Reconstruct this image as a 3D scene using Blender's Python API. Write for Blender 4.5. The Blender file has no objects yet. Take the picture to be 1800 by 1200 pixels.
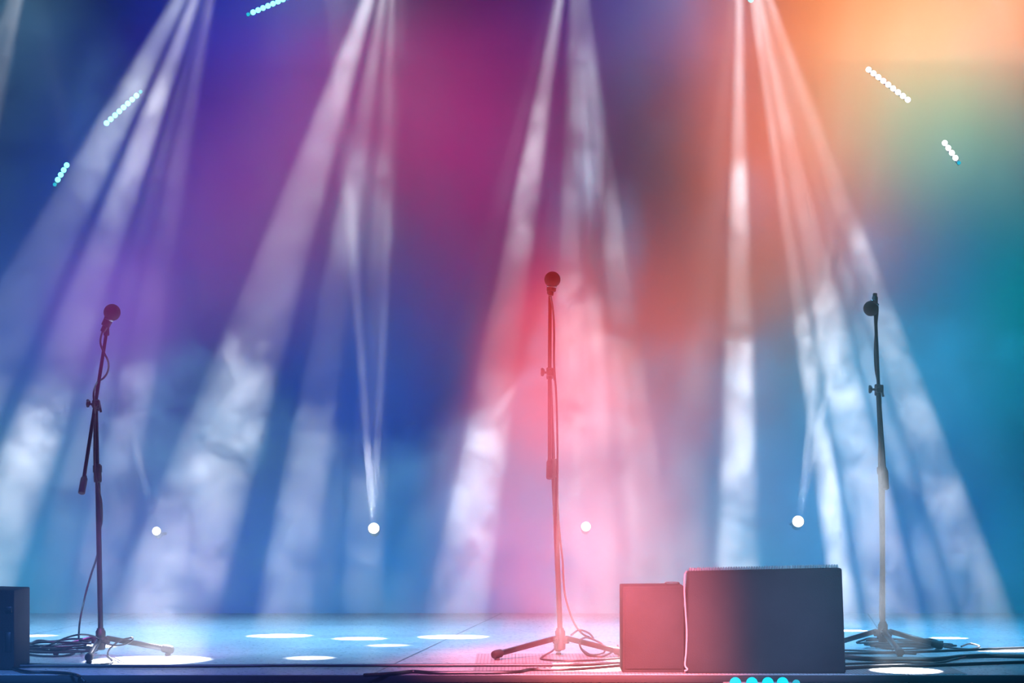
import bpy, bmesh, math, random
from mathutils import Vector, Matrix
random.seed(4)
sc = bpy.context.scene
COL = sc.collection
V = Vector
F, HY, CZ = 4800.0, 847.0, 0.72          # focal length in px, horizon row, camera height over the stage floor

def at(px, py, D):                        # a picture point at depth D -> place
    return V(((px-900)/F*D, D, CZ+(HY-py)/F*D))
def fl(px, py, z=0.0):                    # a picture point on the stage floor
    D = (CZ-z)*F/(py-HY)
    return V(((px-900)/F*D, D, z))

# ------------------------------------------------------------ camera
cd = bpy.data.cameras.new('camera'); cam = bpy.data.objects.new('camera', cd); COL.objects.link(cam)
cam.location = (0, 0, CZ); cam.rotation_euler = (math.pi/2, 0, 0)
cd.sensor_width = 36; cd.lens = F/1800*36; cd.shift_y = (HY-600)/1800; cd.clip_end = 200
sc.camera = cam
# ------------------------------------------------------------ world, view
w = bpy.data.worlds.new('world'); sc.world = w; w.use_nodes = True
w.node_tree.nodes['Background'].inputs[0].default_value = (0.004, 0.008, 0.02, 1)
w.node_tree.nodes['Background'].inputs[1].default_value = 1.0
vs = sc.view_settings; vs.view_transform = 'Standard'; vs.look = 'None'; vs.gamma = 1; vs.exposure = 0.0; vs.use_curve_mapping = False
cy = sc.cycles
cy.max_bounces = 1; cy.diffuse_bounces = 1; cy.glossy_bounces = 1; cy.transmission_bounces = 1; cy.transparent_max_bounces = 8
cy.volume_bounces = 0; cy.use_denoising = True; cy.sample_clamp_indirect = 2.0; cy.caustics_reflective = False; cy.caustics_refractive = False
try: cy.use_light_tree = True
except Exception: pass
cy.volume_step_rate = 1.0; cy.volume_max_steps = 64; cy.use_adaptive_sampling = True; cy.adaptive_threshold = 0.13; cy.adaptive_min_samples = 20
cy.volume_preview_step_rate = 1.0

# ------------------------------------------------------------ lights
def lamp(name, kind, loc, power, color, radius=0.02, target=None, angle=None, blend=0.15):
    d = bpy.data.lights.new(name, kind); d.energy = power; d.color = color[:3]
    if kind in ('POINT', 'SPOT'): d.shadow_soft_size = radius
    o = bpy.data.objects.new(name, d); COL.objects.link(o); o.location = loc
    if target is not None: o.rotation_euler = (V(target)-V(loc)).to_track_quat('-Z', 'Y').to_euler()
    if angle: d.spot_size = math.radians(angle); d.spot_blend = blend
    return o
def split(rgb):                           # colour -> (strength, colour of unit maximum)
    m = max(rgb); return m, tuple(c/m for c in rgb)

DB = 15.0                                 # depth of the cyclorama cloth
# unseen lamps added behind the cloth to give the background colours: rows from the floor up, nine lamps a row
CYC = [    [(0.012, 0.190, 0.313), (0.000, 0.075, 0.239), (0.000, 0.000, 0.290), (0.000, 0.122, 0.330), (0.000, 0.053, 0.327), (0.000, 0.228, 0.299), (0.000, 0.109, 0.234), (0.000, 0.018, 0.236), (0.000, 0.128, 0.173)],
    [(0.000, 0.037, 0.080), (0.006, 0.000, 0.120), (0.000, 0.000, 0.061), (0.000, 0.000, 0.167), (0.000, 0.000, 0.000), (0.174, 0.070, 0.111), (0.041, 0.106, 0.279), (0.000, 0.016, 0.128), (0.000, 0.000, 0.000)],
    [(0.000, 0.041, 0.231), (0.045, 0.038, 0.186), (0.000, 0.000, 0.095), (0.000, 0.034, 0.232), (0.048, 0.000, 0.000), (0.496, 0.076, 0.050), (0.006, 0.068, 0.059), (0.000, 0.122, 0.255), (0.000, 0.112, 0.082)],
    [(0.000, 0.000, 0.020), (0.000, 0.009, 0.208), (0.152, 0.027, 0.156), (0.034, 0.000, 0.020), (0.155, 0.000, 0.070), (0.003, 0.000, 0.000), (0.438, 0.098, 0.044), (0.000, 0.000, 0.089), (0.000, 0.113, 0.119)],
    [(0.000, 0.000, 0.000), (0.000, 0.000, 0.097), (0.035, 0.001, 0.161), (0.244, 0.000, 0.072), (0.178, 0.013, 0.101), (0.000, 0.005, 0.000), (0.631, 0.114, 0.056), (0.230, 0.473, 0.277), (0.081, 0.009, 0.000)],
    [(0.000, 0.000, 0.000), (0.000, 0.000, 0.009), (0.000, 0.023, 0.263), (0.000, 0.000, 0.000), (0.000, 0.000, 0.042), (0.046, 0.025, 0.173), (0.312, 0.083, 0.000), (1.017, 0.269, 0.109), (0.839, 0.251, 0.057)]]

CYC_K = 60.0
for r, row in enumerate(CYC):
    for c, rgb in enumerate(row):
        if max(rgb) < 0.003: continue
        m, u = split(rgb)
        X, Z = -3.0+6.0*c/8, 0.1+3.4*r/5
        lamp('added_rear_lamp', 'SPOT', (X, DB+0.93, Z), CYC_K*m, u, 0.15, (X, DB, Z), 100, 1.0)

# beams from the heads hung over the stage (above the frame)
OA, OB, OC, OD = at(402, -165, 14.0), at(696, -150, 14.0), at(1010, -165, 14.0), at(1300, -150, 14.0)
OZ, OE = at(70, -165, 14.2), at(1640, -250, 14.2)
WHT = (0.93, 0.94, 1.0)
BEAM_K = 125.0
BEAMS = [  # origin, floor target (px, py), angle, power, colour, blend
    (OA, fl(-284, 1130), 6.6, 150, (0.85, 0.92, 1.0), 0.25),
    (OA, fl(-72, 1130), 5.2, 230, WHT, 0.5),
    (OA, fl(150, 1136), 3.8, 110, (1.0, 0.88, 1.0), 0.4),
    (OA, fl(62, 1117), 3.2, 60, WHT, 0.6),
    (OZ, fl(-230, 1150), 3.6, 130, WHT, 0.3),
    (OZ, fl(-330, 1140), 3.2, 110, WHT, 0.4),
    (OB, fl(262, 1160), 6.0, 230, WHT, 0.4),
    (OB, fl(492, 1117), 4.6, 150, WHT, 0.4),
    (OB, fl(545, 1156), 2.6, 60, WHT, 0.4),
    (OB, fl(632, 1122), 3.6, 130, WHT, 0.4),
    (OC, fl(797, 1119), 4.8, 200, WHT, 0.4),
    (OC, fl(682, 1134), 2.6, 36, (1, .75, .85), 0.4),
    (OC, fl(988, 1176), 2.2, 240, WHT, 0.4),
    (OC, fl(1052, 1176), 2.6, 170, WHT, 0.4),
    (OC, fl(1105, 1160), 2.8, 110, WHT, 0.4),
    (OC, fl(1165, 1150), 3.0, 150, WHT, 0.4),
    (OD, fl(1180, 1150), 3.6, 60, (1, .85, .85), 0.5),
    (OD, fl(1297, 1150), 3.0, 560, WHT, 0.5),
    (OD, fl(1493, 1108), 2.3, 600, WHT, 0.3),
    (OD, fl(1592, 1179), 2.9, 500, WHT, 0.4),
    (OD, fl(1668, 1121), 2.2, 210, WHT, 0.25),
    (OD, fl(1755, 1142), 3.2, 250, WHT, 0.12),
    (OE, fl(2250, 1130), 3.0, 50, (.9, 1, .95), 0.5),
    (OE, fl(2060, 1120), 2.0, 30, (.9, 1, .95), 0.5),
]
for o_, t_, a_, p_, c_, b_ in BEAMS:
    lamp('moving_head_beam', 'SPOT', o_, p_*BEAM_K, c_, 0.02, t_, a_, b_)

# small beams shooting up from the lamps low on the back cloth
LOW = [(275, 933), (657, 928), (1030, 925), (1403, 916)]
DL = 14.6
lowp = [at(x, y, DL) for x, y in LOW]
UP = [(0, (150, 380), 2.4, 130), (0, (95, 250), 1.6, 60), (1, (600, 150), 2.6, 900), (1, (696, 150), 2.0, 760), (1, (664, 150), 1.4, 160), (2, (1034, 150), 1.6, 90),
      (3, (1476, 250), 2.2, 360), (3, (1560, 200), 2.2, 300)]
for i_, t_, a_, p_ in UP:
    lamp('floor_head_beam', 'SPOT', lowp[i_]+V((0, -0.07, 0.02)), p_*BEAM_K*.3, WHT, 0.02, at(t_[0], t_[1], 13.9), a_, 0.5)

# soft blue fill from above: unseen lamps added to brighten the deck
for x_, c_ in ((-2.4, (0.22, 0.62, 1.0)), (-0.8, (0.22, 0.62, 1.0)), (0.8, (0.15, 0.55, 1.0)), (2.4, (0.02, 0.50, 1.0))):
    lamp('deck_fill', 'SPOT', (x_, 12.9, 3.8), 1400, c_, 0.25, (x_, 12.7, 0), 68, 1.0)

# unseen coloured lamps added to light the front haze slab as a veil
DV = 9.62
VEIL_K = 35.0
VEIL = [  # px, py, radius px, power, colour
    (962, 650, 120, 170, (1.0, 0.07, 0.08)),
    (985, 850, 190, 150, (1.0, 0.24, 0.38)),
    (1105, 1060, 170, 120, (1.0, 0.16, 0.13)),
    (970, 505, 75, 60, (1.0, 0.05, 0.06)),
    (195, 560, 110, 45, (0.80, 0.12, 0.70)),
    (170, 760, 200, 8, (0.30, 0.25, 1.0)),
    (30, 1090, 200, 22, (0.05, 0.32, 1.0)),
    (180, 1120, 240, 8, (0.05, 0.25, 1.0)),
    (520, 1130, 300, 11, (0.14, 0.20, 1.0)),
    (1540, 560, 200, 14, (0.50, 0.80, 1.0)),
    (1560, 850, 240, 9, (0.05, 0.6, 1.0)),
    (1320, 1070, 200, 24, (0.40, 0.42, 0.9)),
    (1640, 1120, 260, 6, (0.02, 0.35, 1.0)),
]
for px, py, r, p, c in VEIL:
    t = at(px, py, DV)
    src = V((t.x*0.9, DV-2.3, max(2.05, t.z+1.5)))
    ang = 2*math.degrees(math.atan((r/F*DV)/(t-src).length))
    lamp('added_veil_lamp', 'SPOT', src, p*VEIL_K, c, 0.05, t, ang*1.35, 1.0)

# ------------------------------------------------------------ node helpers
def mat(name):
    m = bpy.data.materials.new(name); m.use_nodes = True; m.node_tree.nodes.clear(); return m, m.node_tree
def node(t, kind, **kw):
    n = t.nodes.new(kind)
    for k, v in kw.items(): setattr(n, k, v)
    return n
def setin(t, n, i, v):
    if isinstance(v, bpy.types.NodeSocket): t.links.new(v, n.inputs[i])
    else: n.inputs[i].default_value = v
def mth(t, op, a, b=None, c=None, clamp=False):
    n = node(t, 'ShaderNodeMath', operation=op, use_clamp=clamp); setin(t, n, 0, a)
    if b is not None: setin(t, n, 1, b)
    if c is not None: setin(t, n, 2, c)
    return n.outputs[0]
def sstep(t, v, a, b):
    n = node(t, 'ShaderNodeMapRange', interpolation_type='SMOOTHSTEP', clamp=True)
    setin(t, n, 0, v); n.inputs[1].default_value = a; n.inputs[2].default_value = b; n.inputs[3].default_value = 0; n.inputs[4].default_value = 1
    return n.outputs[0]
def noise(t, vec, scale, detail, rough=0.55, dist=0.0):
    n = node(t, 'ShaderNodeTexNoise'); t.links.new(vec, n.inputs['Vector'])
    n.inputs['Scale'].default_value = scale; n.inputs['Detail'].default_value = detail
    n.inputs['Roughness'].default_value = rough; n.inputs['Distortion'].default_value = dist
    return n.outputs[0]
def pbr(name, col, rough=0.5, metal=0.0, bump=None, var=0.0, spec=0.5):
    m, t = mat(name); out = node(t, 'ShaderNodeOutputMaterial'); b = node(t, 'ShaderNodeBsdfPrincipled')
    t.links.new(b.outputs[0], out.inputs[0])
    b.inputs['Base Color'].default_value = (*col, 1); b.inputs['Roughness'].default_value = rough; b.inputs['Metallic'].default_value = metal
    b.inputs['Specular IOR Level'].default_value = spec
    tc = node(t, 'ShaderNodeTexCoord')
    if bump:
        s, k = bump; f = noise(t, tc.outputs['Object'], s, 3); bp = node(t, 'ShaderNodeBump'); bp.inputs['Strength'].default_value = k; bp.inputs['Distance'].default_value = 0.002
        t.links.new(f, bp.inputs['Height']); t.links.new(bp.outputs[0], b.inputs['Normal'])
    if var:
        f = noise(t, tc.outputs['Object'], 9, 4); r = node(t, 'ShaderNodeValToRGB')
        r.color_ramp.elements[0].color = (*[c*(1-var) for c in col], 1); r.color_ramp.elements[1].color = (*[min(1, c*(1+var)) for c in col], 1)
        r.color_ramp.elements[0].position = .3; r.color_ramp.elements[1].position = .7
        t.links.new(f, r.inputs[0]); t.links.new(r.outputs[0], b.inputs['Base Color'])
    return m
def emis(name, col, k):
    m, t = mat(name); out = node(t, 'ShaderNodeOutputMaterial'); e = node(t, 'ShaderNodeEmission')
    e.inputs[0].default_value = (*col, 1); e.inputs[1].default_value = k; t.links.new(e.outputs[0], out.inputs[0]); m.cycles.emission_sampling = 'NONE'; return m

M = {
    'black_metal': pbr('black_metal', (0.022, 0.022, 0.026), 0.38, 0.3, (60, .1), 0.2),
    'satin_tube': pbr('satin_tube', (0.05, 0.05, 0.055), 0.28, 0.9, (40, .05), 0.15),
    'rubber': pbr('rubber', (0.012, 0.012, 0.013), 0.75, 0, (80, .2), 0.2),
    'plastic': pbr('plastic', (0.02, 0.02, 0.022), 0.5, 0, (80, .1), 0.15),
    'foam': pbr('foam', (0.02, 0.017, 0.02), 0.9, 0, (900, 1.0), 0.3),
    'chrome': pbr('chrome', (0.6, 0.6, 0.62), 0.2, 1.0, None, 0.05),
    'cable': pbr('cable', (0.012, 0.012, 0.014), 0.45, 0, (120, .1), 0.2),
    'grey_cable': pbr('grey_cable', (0.35, 0.33, 0.34), 0.5, 0, (120, .1), 0.1),
    'cabinet': pbr('cabinet', (0.02, 0.02, 0.022), 0.8, 0, (220, .6), 0.2, 0.25),
    'grille': pbr('grille', (0.5, 0.5, 0.52), 0.4, 0.6, (300, .3), 0.2),
    'blue_tape': pbr('blue_tape', (0.10, 0.22, 0.55), 0.7, 0, (60, .2), 0.1),
    'silver_tape': pbr('silver_tape', (0.30, 0.31, 0.33), 0.4, 0.3, (60, .3), 0.15),
    'trim_metal': pbr('trim_metal', (0.012, 0.012, 0.014), 0.75, 0.0, (60, .2), 0.1),
    'fascia': pbr('fascia', (0.012, 0.013, 0.02), 0.7, 0, (10, .5), 0.3),
    'housing': pbr('housing', (0.30, 0.31, 0.33), 0.5, 0, (60, .1), 0.1),
    'lamp_cyan': emis('lamp_cyan', (0.18, 0.95, 1.0), 3.2),
    'lamp_cyan_dim': emis('lamp_cyan_dim', (0.02, 0.55, 0.75), 1.0),
    'lamp_foot': emis('lamp_foot', (0.0, 0.75, 1.0), 1.25),
    'lamp_white': emis('lamp_white', (1.0, 0.97, 1.0), 6.0),
    'lamp_warm': emis('lamp_warm', (1.0, 0.96, 0.86), 6.0),
}

# ------------------------------------------------------------ object helpers
def finish(name, bm, m, parent=None, smooth=True):
    me = bpy.data.meshes.new(name)
    bmesh.ops.recalc_face_normals(bm, faces=bm.faces)
    bm.to_mesh(me); bm.free(); me.materials.append(m)
    if smooth:
        for p in me.polygons: p.use_smooth = True
        try: me.set_sharp_from_angle(angle=math.radians(38))
        except Exception: pass
    o = bpy.data.objects.new(name, me); COL.objects.link(o)
    if parent: o.parent = parent; o.matrix_parent_inverse = parent.matrix_world.inverted()
    return o
def empty(name, loc, label, cat, group=None):
    o = bpy.data.objects.new(name, None); COL.objects.link(o); o.location = loc; o.empty_display_size = .1
    o.matrix_world = Matrix.Translation(V(loc))
    return tag(o, label, cat, group)
def tag(o, label, cat, group=None, kind=None):
    o['label'] = label; o['category'] = cat
    if group: o['group'] = group
    if kind: o['kind'] = kind
    return o
def struct(o): o['kind'] = 'structure'; return o

def add_box(bm, c, s, rot=None, bevel=0.0, seg=2):
    r = bmesh.ops.create_cube(bm, size=1.0); vs_ = r['verts']
    bmesh.ops.scale(bm, vec=s, verts=vs_)
    if bevel:
        es = list({e for v in vs_ for e in v.link_edges})
        g = bmesh.ops.bevel(bm, geom=es, offset=bevel, segments=seg, affect='EDGES', profile=0.5)
        vs_ = list({v for f in g['faces'] for v in f.verts} | {v for v in vs_ if v.is_valid})
    if rot is not None: bmesh.ops.rotate(bm, cent=(0, 0, 0), matrix=rot, verts=vs_)
    bmesh.ops.translate(bm, vec=c, verts=vs_)
def basis(d):
    d = V(d).normalized(); a = V((0, 0, 1)) if abs(d.z) < .95 else V((0, 1, 0))
    u = d.cross(a).normalized(); return u, d.cross(u).normalized()
def lathe(bm, p, d, prof, n=24):          # prof: (distance along d, radius)
    u, v = basis(d); d = V(d).normalized(); p = V(p); rings = []
    for s, r in prof:
        rings.append([bm.verts.new(p+d*s+(u*math.cos(2*math.pi*k/n)+v*math.sin(2*math.pi*k/n))*max(r, 1e-5)) for k in range(n)])
    for a, b in zip(rings, rings[1:]):
        for k in range(n): bm.faces.new((a[k], a[(k+1) % n], b[(k+1) % n], b[k]))
    bm.faces.new(rings[0][::-1]); bm.faces.new(rings[-1])
def rod(bm, a, b, r0, r1=None, n=20, ch=None):
    a, b = V(a), V(b); L = (b-a).length; r1 = r0 if r1 is None else r1; ch = min(.25*r0, L*.2) if ch is None else ch
    lathe(bm, a, b-a, [(0, r0-ch), (ch, r0), (L-ch, r1), (L, r1-ch)], n)
def catmull(pts, k=8):
    pts = [V(p) for p in pts]; P = [2*pts[0]-pts[1]]+pts+[2*pts[-1]-pts[-2]]; out = []
    for i in range(1, len(P)-2):
        for j in range(k):
            t = j/k; a, b, c, d = P[i-1:i+3]
            out.append(.5*((2*b)+(c-a)*t+(2*a-5*b+4*c-d)*t*t+(3*b-a-3*c+d)*t**3))
    out.append(pts[-1]); return out
def tube(bm, pts, r, n=8, k=8, smooth=True):
    q = catmull(pts, k) if smooth else [V(p) for p in pts]
    t0 = (q[1]-q[0]).normalized(); u, _ = basis(t0); rings = []
    for i, p in enumerate(q):
        t = (q[min(i+1, len(q)-1)]-q[max(i-1, 0)])
        t = t.normalized() if t.length > 1e-9 else t0
        u = (u-t*u.dot(t)); u = u.normalized() if u.length > 1e-6 else basis(t)[0]; v = t.cross(u)
        rings.append([bm.verts.new(p+(u*math.cos(2*math.pi*j/n)+v*math.sin(2*math.pi*j/n))*r) for j in range(n)]); t0 = t
    for a, b in zip(rings, rings[1:]):
        for j in range(n): bm.faces.new((a[j], a[(j+1) % n], b[(j+1) % n], b[j]))
    bm.faces.new(rings[0][::-1]); bm.faces.new(rings[-1])
def cable(pts, r, label, mtl='cable', name='cable', group=None, k=8):
    bm = bmesh.new(); tube(bm, pts, r, 8, k)
    return tag(finish(name, bm, M[mtl]), label, 'cable', group)

# ------------------------------------------------------------ setting
EDGE = CZ*F/(1187-HY)                     # depth of the stage front edge
def floor_mat():
    m, t = mat('stage_deck_paint'); out = node(t, 'ShaderNodeOutputMaterial'); b = node(t, 'ShaderNodeBsdfPrincipled'); t.links.new(b.outputs[0], out.inputs[0])
    g = node(t, 'ShaderNodeNewGeometry'); P = g.outputs['Position']
    n1 = noise(t, P, 3.0, 5, .6); r = node(t, 'ShaderNodeValToRGB')
    r.color_ramp.elements[0].position = .3; r.color_ramp.elements[0].color = (.36, .37, .39, 1)
    r.color_ramp.elements[1].position = .72; r.color_ramp.elements[1].color = (.52, .53, .55, 1)
    t.links.new(n1, r.inputs[0])
    # panel joints of the deck: 2 m by 1 m boards laid askew to the front edge
    mp = node(t, 'ShaderNodeMapping'); mp.inputs['Rotation'].default_value = (0, 0, math.radians(5.6)); mp.inputs['Location'].default_value = (-0.48, 0.35, 0); t.links.new(P, mp.inputs[0])
    sx = node(t, 'ShaderNodeSeparateXYZ'); t.links.new(mp.outputs[0], sx.inputs[0])
    def line(v, period, wd):
        f = mth(t, 'PINGPONG', v, period/2); return mth(t, 'LESS_THAN', f, wd)
    ln = mth(t, 'MAXIMUM', line(sx.outputs[0], 2.0, .004), line(sx.outputs[1], 2.0, .004))
    # black scuffs and screw heads
    vor = node(t, 'ShaderNodeTexVoronoi'); vor.inputs['Scale'].default_value = 3.1; t.links.new(P, vor.inputs['Vector'])
    dots = mth(t, 'LESS_THAN', vor.outputs['Distance'], .022)
    dk = mth(t, 'MAXIMUM', ln, dots)
    mx = node(t, 'ShaderNodeMix', data_type='RGBA'); t.links.new(dk, mx.inputs[0]); t.links.new(r.outputs[0], mx.inputs[6]); mx.inputs[7].default_value = (.03, .03, .035, 1)
    t.links.new(mx.outputs[2], b.inputs['Base Color'])
    n2 = noise(t, P, 40, 3); rr = node(t, 'ShaderNodeMapRange'); t.links.new(n2, rr.inputs[0]); rr.inputs[3].default_value = .22; rr.inputs[4].default_value = .36; t.links.new(rr.outputs[0], b.inputs['Roughness'])
    bp = node(t, 'ShaderNodeBump'); bp.inputs['Strength'].default_value = .06; bp.inputs['Distance'].default_value = .002; t.links.new(n2, bp.inputs['Height']); t.links.new(bp.outputs[0], b.inputs['Normal'])
    return m
bm = bmesh.new(); add_box(bm, (0, (EDGE+17.5)/2+.02, -.03), (12, 17.5-EDGE-.04, .06)); struct(finish('floor', bm, floor_mat(), smooth=False))
bm = bmesh.new(); add_box(bm, (0, EDGE+.01, -.013), (12, .03, .026), bevel=.004); struct(finish('trim_1', bm, M['trim_metal']))
bm = bmesh.new(); add_box(bm, (0, EDGE+.03, -.55), (12, .05, 1.0)); struct(finish('wall_front', bm, M['fascia'], smooth=False))

def cloth_mat():
    m, t = mat('cyclorama_cloth'); out = node(t, 'ShaderNodeOutputMaterial'); tr = node(t, 'ShaderNodeBsdfTranslucent'); df = node(t, 'ShaderNodeBsdfDiffuse')
    tr.inputs[0].default_value = (.8, .8, .8, 1); df.inputs[0].default_value = (.25, .26, .28, 1)
    g = node(t, 'ShaderNodeNewGeometry'); nz = noise(t, g.outputs['Position'], 260, 2)
    bp = node(t, 'ShaderNodeBump'); bp.inputs['Strength'].default_value = .1; bp.inputs['Distance'].default_value = .001; t.links.new(nz, bp.inputs['Height']); t.links.new(bp.outputs[0], df.inputs['Normal'])
    mx = node(t, 'ShaderNodeMixShader'); mx.inputs[0].default_value = .2; t.links.new(tr.outputs[0], mx.inputs[1]); t.links.new(df.outputs[0], mx.inputs[2]); t.links.new(mx.outputs[0], out.inputs[0])
    return m
bm = bmesh.new(); nx = 160
rows = []
for j, z in enumerate((0.0, 1.5, 3.0, 4.6)):
    rows.append([bm.verts.new((-4.4+8.8*i/nx, DB+.006*math.sin(i*.9+j), z)) for i in range(nx+1)])
for a, b in zip(rows, rows[1:]):
    for i in range(nx): bm.faces.new((a[i], a[i+1], b[i+1], b[i]))
struct(finish('wall_back', bm, cloth_mat()))

# ------------------------------------------------------------ haze
def rear_haze_mat():
    m, t = mat('rear_haze'); out = node(t, 'ShaderNodeOutputMaterial'); vsn = node(t, 'ShaderNodeVolumeScatter')
    vsn.inputs['Color'].default_value = (.95, .95, .97, 1); vsn.inputs['Anisotropy'].default_value = 0.0
    g = node(t, 'ShaderNodeNewGeometry'); P = g.outputs['Position']; sp = node(t, 'ShaderNodeSeparateXYZ'); t.links.new(P, sp.inputs[0])
    X, Y, Z = sp.outputs
    n1 = noise(t, P, 4.2, 3.0, .6, 0.4)           # wisps
    n2 = noise(t, P, 0.9, 1.0, .5)                 # large swells
    # a bank of fresh smoke lies over the deck: its crest follows a curve across the stage
    fc = node(t, 'ShaderNodeFloatCurve'); cv = fc.mapping.curves[0]
    prof = [(0, 1.05), (230, 1.2), (380, 1.30), (560, 1.0), (700, .85), (820, .98), (900, 1.15), (1000, 1.6), (1100, 1.35), (1300, 1.42), (1430, 1.5), (1560, 1.45), (1800, 1.4)]
    P2 = [(((px-900)/F*13+3.2)/6.4, z/2) for px, z in prof]
    cv.points[0].location = P2[0]; cv.points[1].location = P2[-1]
    for a in P2[1:-1]: cv.points.new(*a)
    fc.mapping.update()
    t.links.new(mth(t, 'MULTIPLY_ADD', X, 1/6.4, .5), fc.inputs['Value'])
    crest = mth(t, 'MULTIPLY', fc.outputs[0], 2.0)
    crest = mth(t, 'MULTIPLY_ADD', mth(t, 'SUBTRACT', n1, .5), 1.1, crest)
    bank = sstep(t, mth(t, 'SUBTRACT', crest, Z), -.03, .16)
    wis = sstep(t, n1, .42, .60)
    d = mth(t, 'MULTIPLY_ADD', wis, BASE_N, BASE_D)
    bd = mth(t, 'MULTIPLY', bank, mth(t, 'MULTIPLY_ADD', wis, BANK_N, BANK_D))
    d = mth(t, 'ADD', d, bd)
    # separate puffs drifting higher up
    acc = None
    for px, py, rx, rz, k in PUFFS:
        c = at(px, py, 13.4); s = 13.4/F; q = (1/(rx*s*1.35), 1/1.5, 1/(rz*s*1.35))
        ml = node(t, 'ShaderNodeVectorMath', operation='MULTIPLY_ADD'); t.links.new(P, ml.inputs[0]); ml.inputs[1].default_value = q; ml.inputs[2].default_value = [-c[i]*q[i] for i in range(3)]
        dt = node(t, 'ShaderNodeVectorMath', operation='DOT_PRODUCT'); t.links.new(ml.outputs[0], dt.inputs[0]); t.links.new(ml.outputs[0], dt.inputs[1])
        f = mth(t, 'MULTIPLY_ADD', dt.outputs['Value'], -k, k, clamp=True)
        acc = f if acc is None else mth(t, 'ADD', acc, f)
    d = mth(t, 'MULTIPLY_ADD', acc, mth(t, 'MULTIPLY_ADD', wis, .9, .15), d)
    d = mth(t, 'MULTIPLY', d, mth(t, 'MULTIPLY_ADD', n2, .9, .5))
    t.links.new(d, vsn.inputs['Density']); t.links.new(vsn.outputs[0], out.inputs['Volume'])
    m.cycles.volume_step_rate = STEP_R; m.cycles.volume_sampling = 'EQUIANGULAR'
    return m
BASE_D, BASE_N, BANK_D, BANK_N = .012, .016, .008, .16
STEP_R = .8
PUFFS = [(1028, 270, 26, 150, .12), (990, 450, 30, 110, .10), (1088, 470, 40, 120, .12), (1300, 390, 50, 80, .10), (1507, 450, 34, 60, .15), (925, 300, 60, 130, .06),
         (230, 250, 80, 130, .07), (395, 800, 70, 80, .2), (80, 800, 70, 120, .15), (640, 380, 60, 100, .06), (1468, 900, 34, 170, .28), (1300, 760, 45, 170, .16), (1505, 760, 50, 130, .16), (835, 860, 55, 110, .18), (515, 940, 45, 100, .12)]
bm = bmesh.new(); add_box(bm, (0, (10.5+14.9)/2, 2.0), (6.6, 14.9-10.5, 3.98))
tag(finish('stage_haze', bm, rear_haze_mat(), smooth=False), 'patchy white stage haze filling the air around the light beams', 'haze', kind='stuff')
def veil_haze_mat():
    m, t = mat('veil_haze'); out = node(t, 'ShaderNodeOutputMaterial'); vsn = node(t, 'ShaderNodeVolumeScatter')
    vsn.inputs['Density'].default_value = .45; vsn.inputs['Color'].default_value = (.95, .95, .97, 1)
    t.links.new(vsn.outputs[0], out.inputs['Volume']); m.cycles.volume_sampling = 'EQUIANGULAR'; m.cycles.homogeneous_volume = True
    return m
bm = bmesh.new(); add_box(bm, (0, DV, .7), (5.4, .24, 3.0))  # added haze slab, there only to catch the coloured veil lamps
tag(finish('veil_haze', bm, veil_haze_mat(), smooth=False), 'thin even haze slab added in front of the stage edge to carry a red and blue veil', 'haze', kind='stuff')

# ------------------------------------------------------------ LED battens on the cloth
def batten(pts, D, n, label, mats, rad, dim=()):
    a, b = at(*pts[0], D), at(*pts[1], D); c = (a+b)/2; d = (b-a).normalized()
    root = empty('led_batten', c, label, 'stage light', 'LED battens arched over the backdrop')
    ang = math.atan2(d.z, d.x); R = Matrix.Rotation(-ang, 3, 'Y'); L = (b-a).length
    bm = bmesh.new(); add_box(bm, c+V((0, .02, 0)), (L+rad*1.2, .022, rad*1.1), R, .003); finish('housing', bm, M['housing'], root)
    for k in range(n):
        p = a+(b-a)*(k/max(1, n-1)); q = rad*(.62 if k in dim else .92)
        bm = bmesh.new(); lathe(bm, p+V((0, .008, 0)), (0, -1, 0), [(0, q), (.006, q), (.011, q*.7), (.013, 0.001)], 20)
        finish('led_lens', bm, M['lamp_cyan_dim'] if k in dim else mats, root)
    return root
DE = DB-.045
r0 = 5.2/F*DE
batten(((187, 216), (247, 161)), DE, 9, 'cyan LED batten of nine lamps leaning right, upper left of the backdrop', M['lamp_cyan'], r0, (8,))
batten(((96, 324), (117, 290)), DE, 5, 'short cyan LED batten of five lamps at the far left', M['lamp_cyan'], r0, (0,))
batten(((436, 25), (506, -5)), DE, 9, 'cyan LED batten cut by the top edge left of centre', M['lamp_cyan'], r0, (0,))
batten(((1527, 122), (1596, 175)), DE, 9, 'white glowing LED batten leaning left in the orange light', M['lamp_white'], r0)
batten(((1661, 251), (1686, 286)), DE, 5, 'short LED batten of five lamps at the far right', M['lamp_white'], r0, (4,))
batten(((1296, -14), (1320, -1)), DE, 3, 'cyan LED batten barely peeking in at the top edge right of centre', M['lamp_cyan'], r0)

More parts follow.
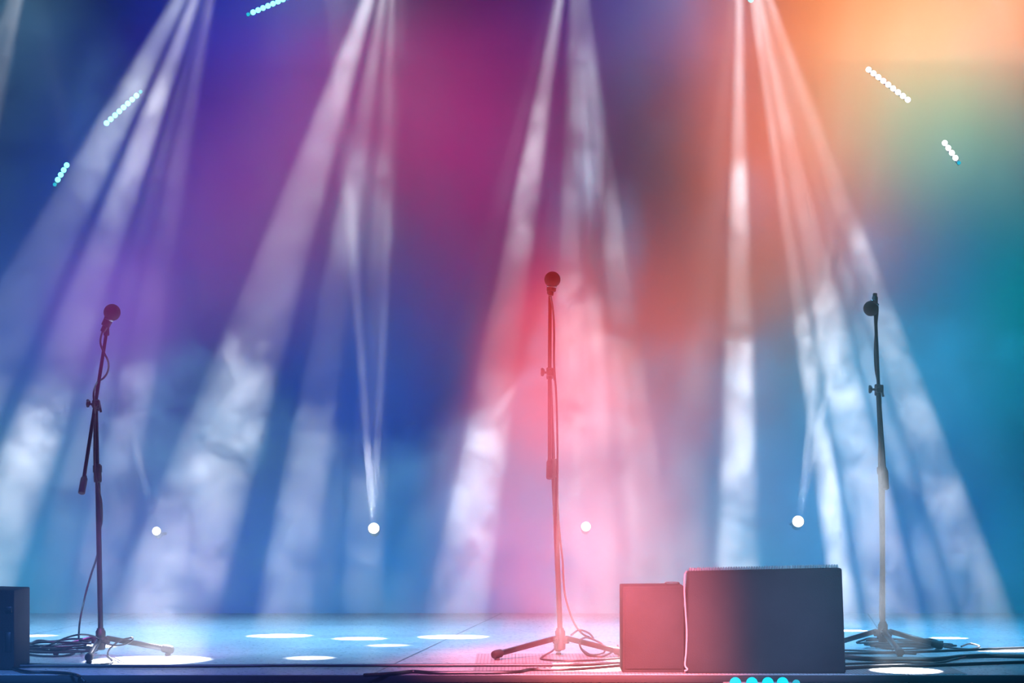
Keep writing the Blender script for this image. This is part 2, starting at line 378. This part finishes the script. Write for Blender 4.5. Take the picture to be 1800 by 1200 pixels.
# ------------------------------------------------------------ beam lamps low on the cloth
names = ['small round beam lamp low on the backdrop, leftmost, beside the left microphone stand', 'small round beam lamp shooting two bright beams up, left of centre',
         'small round beam lamp in the pink haze right of the centre microphone stand', 'small round beam lamp above the large wedge monitor']
for (x, y), p, lb, r_ in zip(LOW, lowp, names, (8, 10.5, 9, 11)):
    root = empty('beam_lamp', p, lb, 'stage light', 'beam lamps low on the backdrop'); r = r_/F*DL
    dirn = V((0, -1, .25)).normalized()
    bm = bmesh.new(); lathe(bm, p-dirn*.11, dirn, [(0, r*.5), (.01, r*.75), (.05, r*.95), (.10, r*1.02), (.108, r*.96)], 28); finish('lamp_body', bm, M['housing'], root)
    bm = bmesh.new(); lathe(bm, p-dirn*.002, dirn, [(0, r*.9), (.006, r*.88), (.016, r*.6), (.02, .001)], 28); finish('lens', bm, M['lamp_warm'], root)
    bm = bmesh.new(); rod(bm, p-dirn*.09, V((p.x, DB-.012, p.z-.02)), .008); finish('mounting_arm', bm, M['housing'], root)

# ------------------------------------------------------------ microphone stands
def leg(root, hub, foot, w0=.011):
    d = (foot-hub); L = d.length; d.normalize(); bm = bmesh.new()
    side = d.cross(V((0, 0, 1))).normalized(); up = side.cross(d).normalized()
    R = Matrix((side, d, up)).transposed()
    add_box(bm, hub+d*(L*.5-.01), (w0*1.5, L-.02, w0*2.0), R, .004, 2)
    o = finish('leg', bm, M['satin_tube'], root)
    bm = bmesh.new(); e = foot-d*.035
    lathe(bm, e-d*.01, d, [(0, .014), (.004, .0165), (.034, .0175), (.046, .015), (.05, .009)], 18)
    add_box(bm, V((foot.x-d.x*.02, foot.y-d.y*.02, .006)), (.022, .022, .012), None, .004)
    finish('rubber_foot', bm, M['rubber'], o)
    return o
def mic_stand(label, D, hubpx, legs, pole, clutch, clamp, knob, boom_tail, grip, boom_head, Dtail, Dhead):
    hub = at(*hubpx, D)
    root = empty('microphone_stand', (hub.x, D, 0), label, 'microphone stand', 'microphone stands across the stage')
    feet = [fl(*f, z=.012) for f in legs]
    # tripod hub: sleeve, collar and three lugs
    top = at(pole[0][0], pole[0][1], D)
    bm = bmesh.new(); ax = (at(*pole[1], D)-hub).normalized()
    lathe(bm, hub-ax*.055, ax, [(0, .012), (.004, .019), (.03, .021), (.045, .017), (.058, .021), (.078, .021), (.085, .016), (.092, .015)], 24)
    for f in feet:
        dr = V((f.x-hub.x, f.y-hub.y, 0)).normalized(); sd = V((-dr.y, dr.x, 0)); R = Matrix((dr, sd, V((0, 0, 1)))).transposed()
        add_box(bm, hub+dr*.022-V((0, 0, .012)), (.034, .02, .03), R, .004)
        rod(bm, hub+dr*.034-sd*.017-V((0, 0, .008)), hub+dr*.034+sd*.017-V((0, 0, .008)), .006, n=10)
    finish('hub', bm, M['plastic'], root)
    for f in feet:
        dr = V((f.x-hub.x, f.y-hub.y, 0)).normalized(); leg(root, hub+dr*.025-V((0, 0, .004)), f+V((0, 0, .012)))
    cl0, cl1 = at(*clutch[0], D), at(*clutch[1], D); cm = at(*clamp, D)
    bm = bmesh.new(); rod(bm, hub, cl0, .0112); finish('lower_tube', bm, M['satin_tube'], root)
    bm = bmesh.new(); d = (cl1-cl0); L = d.length
    lathe(bm, cl0, d, [(0, .012), (.004, .0165), (L*.25, .0175), (L*.5, .0165), (L*.6, .0185), (L*.9, .017), (L, .012)], 20)
    for k in range(10):
        a = k*math.pi/5; u, v = basis(d); rod(bm, cl0+d*.55+(u*math.cos(a)+v*math.sin(a))*.0178, cl0+d*.92+(u*math.cos(a)+v*math.sin(a))*.0172, .0018, n=6)
    finish('height_clutch', bm, M['plastic'], root)
    bm = bmesh.new(); rod(bm, cl1, cm, .0082); finish('upper_tube', bm, M['satin_tube'], root)
    # boom
    bc = cm+V((0, -.026, 0)); bt = at(*boom_tail, Dtail); gp = at(*grip, Dtail+(D-Dtail)*.2); bh = at(*boom_head, Dhead)
    bm = bmesh.new(); rod(bm, bt+(gp-bt)*.1, bc, .0078); rod(bm, bc, bh, .0078, .0072); finish('boom_arm', bm, M['satin_tube'], root)
    bm = bmesh.new(); d = gp-bt; L = d.length
    lathe(bm, bt, d, [(0, .009), (.004, .0145), (L*.85, .0145), (L*.9, .0115), (L, .009)], 18); finish('counterweight_grip', bm, M['rubber'], root)
    bm = bmesh.new(); add_box(bm, cm+V((0, .002, 0)), (.026, .026, .05), None, .005); add_box(bm, cm+V((0.004, -.026, .004)), (.032, .03, .034), None, .005)
    rod(bm, cm+V((0, .004, 0)), cm+V((0, -.048, 0)), .013, n=20)
    rod(bm, cm+V((.012, -.01, .02)), cm+V((.022, -.01, -.03)), .005, n=10)
    cb = finish('boom_clamp', bm, M['plastic'], root)
    kp = at(*knob, D-.026); bm = bmesh.new(); d = (kp-bc)
    rod(bm, bc+d*.2, kp, .005, n=12)
    lathe(bm, kp-d.normalized()*.006, d, [(0, .007), (.002, .013), (.009, .014), (.014, .012), (.016, .008)], 14)
    u, v = basis(d)
    add_box(bm, kp+d.normalized()*.004, (.012, .012, .034), None, .004)
    finish('knob', bm, M['plastic'], cb)
    return root, bh
def microphone(label, root, bh, ball, rb, tail, D, clipdir):
    # clip stays with the stand, the microphone rests in it
    bc = at(*ball, D); tl = at(*tail, D); d = (bc-tl).normalized()
    bm = bmesh.new(); mid = bh
    rod(bm, bh-clipdir*.012, bh+clipdir*.03, .0125, n=16)
    add_box(bm, bh+clipdir*.034, (.018, .02, .02), None, .004)
    u, v = basis(d); q = tl+d*(bc-tl).length*.28
    lathe(bm, q, d, [(0, .0165), (.002, .019), (.045, .0205), (.047, .0175)], 20)
    rod(bm, bh+clipdir*.03, q+d*.02, .009, n=12)
    finish('microphone_clip', bm, M['rubber'], root)
    mic = empty('microphone', tl, label, 'microphone', 'microphones on the stands')
    L = (bc-tl).length; bm = bmesh.new()
    lathe(bm, tl, d, [(0, .008), (.002, .0105), (L*.3, .012), (L*.75, .0165), (L-rb*.8, .0195), (L-rb*.7, .021)], 24); finish('handle', bm, M['black_metal'], mic)
    prof = [(L+rb*math.sin(a), rb*math.cos(a)) for a in [math.radians(x) for x in range(-70, 90, 8)]]+[(L+rb, .001)]
    bm = bmesh.new(); lathe(bm, tl, d, prof, 32); finish('windscreen', bm, M['foam'], mic)
    bm = bmesh.new(); lathe(bm, tl+d*(L-rb*1.0), d, [(0, .020), (.002, .0215), (.008, .0215), (.01, .020)], 24); finish('collar_ring', bm, M['chrome'], mic)
    return mic, tl, d
# left
DLF = 11.4
st1, bh1 = mic_stand('microphone stand on the left with its boom leaning right, cable wound round it', DLF, (177, 1119), [(156, 1161), (90, 1146), (303, 1147)],
    [(169, 720), (170, 760)], [(172, 848), (171, 815)], (169, 712), (156, 709), (143, 868), (149, 836), (187, 585), DLF-.16, DLF+.08)
mc1, t1, d1 = microphone('black ball windscreen microphone on the left stand', st1, bh1, (197, 549), 15/F*DLF, (180, 583), DLF+.06, V((0, 0, 1)))
# centre
DC = 11.3
st2, bh2 = mic_stand('microphone stand in the centre, pink lit, its boom folded almost upright', DC, (985, 1119), [(868, 1156), (1098, 1152), (981, 1146)],
    [(968, 670), (970, 720)], [(974, 838), (973, 806)], (966, 656), (955, 654), (966, 842), (967, 806), (967, 512), DC-.10, DC+.04)
mc2, t2, d2 = microphone('ball windscreen microphone on the centre stand glowing red', st2, bh2, (971, 491), 14/F*DC, (968, 520), DC-.10, V((0, 0, 1)))
# right
DR = 11.65
st3, bh3 = mic_stand('microphone stand on the right with its boom folded upright beside the wedge monitor', DR, (1552, 1107), [(1583, 1152), (1462, 1137), (1656, 1140)],
    [(1546, 700), (1547, 740)], [(1551, 850), (1549, 818)], (1543, 685), (1531, 684), (1557, 860), (1555, 822), (1538, 533), DR-.12, DR+.04)
mc3, t3, d3 = microphone('ball windscreen microphone turned away on the right stand, teal light', st3, bh3, (1531, 542), 13.5/F*DR, (1540, 528), DR-.04, V((0, 0, 1)))

# microphone cables down the stands
g = 'microphone cables wound down the stands'
def C(D, *pp): return [at(x, y, D+(dd or 0)) for x, y, dd in pp]
lc = C(DLF, (180, 583, .05), (177, 594, .02), (177, 605, -.02), (182, 618, -.05), (189, 632, -.04), (191, 644, 0), (188, 656, .03), (181, 665, .03), (171, 672, .0), (165, 688, -.06), (165, 705, -.07), (167, 730, -.04), (166, 760, -.03), (166, 815, -.04), (170, 850, -.04), (178, 880, -.03), (179, 915, 0), (175, 935, .03), (171, 975, .02), (160, 1010, -.05), (149, 1050, -.1), (140, 1095, -.16))
lc += [fl(136, 1140, .012), fl(120, 1151, .006), fl(80, 1153, .006), fl(40, 1149, .006), fl(20, 1153, .006)]
cable(lc, .0042, 'black microphone cable wound round the left stand and down to the floor', name='microphone_cable', group=g)
ccb = C(DC, (968, 520, -.1), (972, 545, -.05), (974, 580, .0), (974, 640, .02), (978, 700, .0), (980, 790, -.02), (980, 880, -.02), (984, 940, .0), (989, 985, .0), (990, 1010, 0), (994, 1050, .0), (1007, 1090, .0), (1022, 1112, 0), (1040, 1122, .03), (1058, 1132, .0))
ccb += [fl(1062, 1146, .006), fl(1040, 1151, .006), fl(1022, 1140, .006)]
cable(ccb, .0042, 'microphone cable hanging down behind the centre stand, red lit', name='microphone_cable', group=g)
rcb = C(DR, (1540, 528, -.04), (1543, 545, .02), (1538, 600, .03), (1539, 650, .02), (1548, 700, .03), (1545, 800, .03), (1547, 900, .03), (1548, 1000, .03), (1547, 1080, .03), (1550, 1100, .05))
rcb += [fl(1540, 1128, .02), fl(1545, 1137, .006), fl(1590, 1141, .006), fl(1640, 1138, .006)]
cable(rcb, .004, 'microphone cable running straight down the right stand', name='microphone_cable', group=g)

# ------------------------------------------------------------ loops of cable on the floor
def coil(px, py, rx, ry, n, r, label, seed, zt=.03, tail=None, name='coiled_cable'):
    rnd = random.Random(seed); c = fl(px, py); pts = []
    for k in range(n*9):
        a = 2*math.pi*k/9; f = .62+.38*rnd.random(); f2 = .7+.3*math.sin(k*.31+seed)
        pts.append(V((c.x+rx*math.cos(a)*f+rnd.uniform(-.01, .01)+rx*.25*math.sin(k*.13), c.y+ry*math.sin(a)*f2, r+.002+zt*(k/(n*9))*rnd.uniform(.6, 1.0))))
    if tail: pts += tail
    return cable(pts, r, label, name=name, group='cables lying on the stage', k=5)
coil(92, 1149, .17, .20, 7, .0045, 'tangled heap of black cable beside the left speaker', 3, .055)
coil(1590, 1139, .20, .16, 6, .0045, 'coil of black cable under the right microphone stand', 9, .04)
G2 = 'cables lying on the stage'
def fcable(pp, r, label, mtl='cable'): return cable([fl(x, y, z) for x, y, z in pp], r, label, mtl, 'floor_cable', G2)
fcable([(60, 1141, .03), (90, 1132, .05), (115, 1121, .09), (140, 1115, .11), (165, 1118, .09), (185, 1130, .05), (205, 1134, .045), (225, 1130, .07), (234, 1122, .09), (228, 1121, .095), (210, 1126, .07), (192, 1141, .02), (190, 1152, .006), (199, 1162, .006), (180, 1167, .006), (120, 1168, .006), (30, 1166, .006)], .0038, 'black cable looping up over the legs of the left microphone stand')
fcable([(20, 1170, .008), (120, 1170, .008), (300, 1170.5, .008), (500, 1169, .008), (660, 1169, .008), (880, 1168.5, .008), (1000, 1168, .008), (1120, 1165, .008)], .0065, 'long straight black cable running along the stage front')
cable([fl(20, 1173, .008), fl(45, 1180, .008), fl(80, 1181, .008), fl(120, 1183, .008), fl(132, 1185.5, .009), at(140, 1188.5, EDGE-.014), at(149, 1197, EDGE-.016)], .0062, 'short black cable end beside the left speaker, bent over the stage edge', 'cable', 'floor_cable', G2)
fcable([(640, 1186.3, .006), (690, 1183.5, .007), (725, 1180, .007), (760, 1182, .007), (820, 1182, .007), (905, 1181, .007), (935, 1176.5, .007), (1000, 1176, .007), (1060, 1172, .007), (1120, 1166, .007)], .007, 'thick black cable waving along the stage edge to the small speaker')
fcable([(975, 1131, .04), (973, 1142, .02), (952, 1155, .006), (958, 1159, .006), (1000, 1161, .006), (1060, 1159, .006), (1110, 1154, .006)], .0042, 'pink lit cable curving from the centre stand foot to the small speaker')
fcable([(1004, 1116, .08), (1018, 1107, .11), (1036, 1113, .09), (1043, 1123, .06), (1030, 1120, .08), (1019, 1126, .07), (1022, 1140, .03), (1035, 1152, .006), (1060, 1153, .006), (1084, 1140, .03), (1086, 1134, .05)], .0042, 'loop of pink lit cable standing over the centre stand leg')
fcable([(1470, 1147.5, .01), (1540, 1147, .01), (1620, 1145, .01), (1700, 1142, .01), (1810, 1138, .01)], .006, 'black cable stretching to the right edge under the coil')
fcable([(1470, 1152, .012), (1520, 1157, .012), (1580, 1158, .012), (1650, 1158, .012), (1690, 1154, .012), (1740, 1152, .012), (1810, 1153, .012)], .010, 'thickest black cable behind the wedge monitor running right')
fcable([(1470, 1167, .006), (1540, 1165, .006), (1600, 1164, .006), (1650, 1164.5, .006), (1680, 1158, .012), (1700, 1154, .024)], .005, 'thin black cable climbing onto the thickest cable')
fcable([(1470, 1175, .008), (1560, 1170, .008), (1640, 1169, .008), (1720, 1166, .008), (1810, 1163, .008)], .007, 'black cable nearest the edge on the right side')
fcable([(1470, 1142, .006), (1510, 1143, .006), (1560, 1146, .006), (1610, 1149, .006)], .004, 'thin cable leaving the right side of the wedge monitor')
fcable([(1690, 1136, .012), (1705, 1131, .02), (1722, 1136, .012), (1708, 1140, .008), (1680, 1139, .008), (1660, 1137, .008)], .004, 'single small loop of cable right of the coil')
# tape strips on the deck
def strip(a, b, w, label, mtl):
    a, b = V(a), V(b); d = (b-a).normalized(); s = V((-d.y, d.x, 0))*w/2; n = 10; bm = bmesh.new(); prev = None
    for k in range(n+1):
        p = a+(b-a)*k/n; z = .0012+.0004*math.sin(k*2.1)
        cur = [bm.verts.new((p+s*q).to_tuple()[:2]+(zz,)) for q, zz in ((-1, 0.0002), (-.97, z), (.97, z), (1, 0.0002))]
        if prev:
            for i in range(3): bm.faces.new((prev[i], prev[i+1], cur[i+1], cur[i]))
            bm.faces.new((prev[3], prev[0], cur[0], cur[3]))
        else: bm.faces.new(cur)
        prev = cur
    bm.faces.new(prev[::-1])
    return tag(finish('tape_strip', bm, M[mtl], smooth=False), label, 'tape')
strip(fl(985, 1154), fl(968, 1185), .022, 'blue tape strip on the deck under the centre microphone stand', 'blue_tape')
strip(fl(1594, 1154), fl(1628, 1180), .03, 'silver tape strip crossing the cables beside the wedge monitor', 'silver_tape')
def mat_mat():
    m, t = mat('grid_rubber'); out = node(t, 'ShaderNodeOutputMaterial'); b = node(t, 'ShaderNodeBsdfPrincipled'); t.links.new(b.outputs[0], out.inputs[0])
    tc = node(t, 'ShaderNodeTexCoord'); ck = node(t, 'ShaderNodeTexBrick'); ck.offset = 0; t.links.new(tc.outputs['Object'], ck.inputs['Vector'])
    ck.inputs['Scale'].default_value = 1; ck.inputs['Brick Width'].default_value = .014; ck.inputs['Row Height'].default_value = .03; ck.inputs['Mortar Size'].default_value = .0016
    ck.inputs['Color1'].default_value = (.30, .31, .32, 1); ck.inputs['Color2'].default_value = (.33, .34, .35, 1); ck.inputs['Mortar'].default_value = (.10, .10, .11, 1)
    t.links.new(ck.outputs[0], b.inputs['Base Color']); b.inputs['Roughness'].default_value = .45
    return m
bm = bmesh.new(); a, b = fl(838, 1149), fl(1700, 1185); add_box(bm, ((a.x+b.x)/2, (a.y+b.y)/2, .001), (b.x-a.x, a.y-b.y, .0018))
tag(finish('stage_mat', bm, mat_mat(), smooth=False), 'pale finely ribbed mat lying along the stage edge in the centre', 'mat')

# ------------------------------------------------------------ speakers
def prism(bm, quad, y0, y1, bevel=.006, tz=None):   # quad in (x, z); extruded from y0 to y1
    a = [bm.verts.new((x, y0, z)) for x, z in quad]; b = [bm.verts.new((x, y1 if tz is None else tz[i], z)) for i, (x, z) in enumerate(quad)]
    fs = [bm.faces.new(a), bm.faces.new(b[::-1])]+[bm.faces.new((a[i], b[i], b[(i+1) % 4], a[(i+1) % 4])) for i in range(4)]
    es = list({e for f in fs for e in f.edges}); bmesh.ops.bevel(bm, geom=es, offset=bevel, segments=3, affect='EDGES', profile=.5)
def floorquad(pp, D): return [(at(x, y, D).x, max(.001, at(x, y, D).z)) for x, y in pp]
DM = 10.26
root = empty('wedge_monitor', (at(1346, 1184, DM).x, DM+.2, 0), 'large dark wedge monitor speaker seen from behind at the stage edge', 'speaker', 'speakers along the stage edge')
q = floorquad([(1206, 1184), (1487, 1184), (1480, 998), (1210, 1004)], DM)
bm = bmesh.new(); prism(bm, q, DM, None, .008, (DM+.42, DM+.42, DM+.10, DM+.10)); finish('cabinet', bm, M['cabinet'], root)
# slanted grille on the far side: frame and perforated top edge
a0, a1 = V((q[3][0]+.006, DM+.062, q[3][1]+.005)), V((q[2][0]-.006, DM+.062, q[2][1]+.005))
bm = bmesh.new(); n = 58
for k in range(n):
    p = a0.lerp(a1, (k+.5)/n); add_box(bm, p, ((a1-a0).length/n*.60, .012, .014), None, .0012, 1)
add_box(bm, (a0+a1)/2+V((0, .02, -.001)), ((a1-a0).length, .03, .004), Matrix.Rotation(-math.atan2(a1.z-a0.z, a1.x-a0.x), 3, 'Y'))
finish('grille_edge', bm, M['grille'], root)
b0, b1 = V((q[0][0]+.02, DM+.40, .03)), V((q[3][0]+.02, DM+.12, q[3][1]-.02))
bm = bmesh.new(); nrm = V((0, .30, .20)).normalized()*.02; wx = q[1][0]-q[0][0]-.05
vsq = [V((b0.x, DM+.418, .03)), V((b0.x+wx, DM+.418, .03)), V((b0.x+wx, DM+.112, q[3][1]-.02)), V((b0.x, DM+.112, q[3][1]-.02))]
av = [bm.verts.new(v+nrm*.1) for v in vsq]; bv = [bm.verts.new(v+nrm*.6) for v in vsq]
bm.faces.new(av[::-1]); bm.faces.new(bv)
for i in range(4): bm.faces.new((av[i], av[(i+1) % 4], bv[(i+1) % 4], bv[i]))
finish('grille', bm, M['grille'], root)
bm = bmesh.new(); c = at(1340, 1180, DM)
bm.free()
for s in (-1, 1):
    bm = bmesh.new(); add_box(bm, (c.x+s*.22, DM+.05, .004), (.04, .04, .008), None, .002)
    finish('rubber_foot', bm, M['rubber'], root)

DS = 10.3
root = empty('small_speaker', (at(1148, 1183, DS).x, DS+.13, 0), 'smaller box speaker glowing red left of the wedge monitor', 'speaker', 'speakers along the stage edge')
q = floorquad([(1094, 1183), (1202.5, 1183), (1202, 1029), (1094, 1030)], DS)
bm = bmesh.new(); prism(bm, q, DS, DS+.26, .004); finish('cabinet', bm, M['cabinet'], root)
bm = bmesh.new(); hz = q[2][1]; p0, p1 = at(1170, 1025, DS+.08), at(1193, 1025, DS+.08)
tube(bm, [V((p0.x, DS+.08, hz-.002)), V((p0.x+.002, DS+.08, hz+.009)), V((p1.x-.002, DS+.08, hz+.009)), V((p1.x, DS+.08, hz-.002))], .002, 8, 6)
finish('handle', bm, M['plastic'], root)
bm = bmesh.new(); add_box(bm, ((q[0][0]+q[1][0])/2, DS-.002, (q[0][1]+hz)/2), (q[1][0]-q[0][0]-.02, .006, hz-.03), None, .002); finish('back_panel', bm, M['cabinet'], root)

DLS = 10.45
root = empty('side_speaker', (at(-40, 1178, DLS).x, DLS+.15, 0), 'dark speaker box cut off by the left edge of the picture', 'speaker', 'speakers along the stage edge')
q = floorquad([(-110, 1177), (25, 1177), (25, 1037), (-110, 1034)], DLS)
bm = bmesh.new(); prism(bm, q, DLS, DLS+.34, .005); finish('cabinet', bm, M['cabinet'], root)
bm = bmesh.new(); c = at(15, 1071, DLS-.002); add_box(bm, c, (.026, .012, .024), None, .003); finish('recessed_handle', bm, M['black_metal'], root)
bm = bmesh.new(); c = at(14, 1128, DLS-.001); add_box(bm, c, (.022, .006, .075), None, .002); finish('connector_plate', bm, M['black_metal'], root)

# grey cable hanging in the gap between the two speakers
pp = [(1207, 1004, DM+.02), (1203.5, 1012, DM-.012), (1203, 1040, DM-.014), (1205, 1075, DM-.014), (1207, 1110, DM-.014), (1206, 1145, DM-.014), (1204, 1168, DM-.016), (1208, 1176, DM-.02), (1203, 1179, DM-.02)]
cable([at(*p) for p in pp], .0035, 'pale cable hanging in the gap between the two speakers', 'grey_cable', 'hanging_cable')

# LED foot light clamped to the fascia, its lamps aimed up at the stage
DF = EDGE-.16
root = empty('foot_light', at(1340, 1205, DF), 'bright cyan LED foot light clamped to the stage edge below the wedge monitor', 'stage light')
c = at(1340, 1206, DF); wd = 128/F*DF
bm = bmesh.new(); add_box(bm, c+V((0, .03, -.012)), (wd+.02, .05, .05), None, .006); finish('housing', bm, M['housing'], root)
for i, x in enumerate((1293, 1322, 1350, 1376, 1400)):
    p = at(x, 1200 if i < 4 else 1201, DF+.003); bm = bmesh.new(); rr = .021 if i != 4 else .014
    lathe(bm, p+V((0, .01, 0)), (0, -1, 0), [(0, rr), (.006, rr), (.014, rr*.7), (.018, .001)], 24); finish('led_lens', bm, M['lamp_foot'] if i < 4 else M['lamp_cyan_dim'], root)
for s in (-.3, .3):
    bm = bmesh.new(); add_box(bm, V((c.x+wd*s, (DF+.04+EDGE)/2, c.z-.02)), (.02, EDGE-DF-.03, .02)); finish('clamp', bm, M['black_metal'], root)
lamp('foot_light_glow', 'POINT', at(1335, 1206, DF-.10), 1.5, (.1, .7, 1.0), .02)
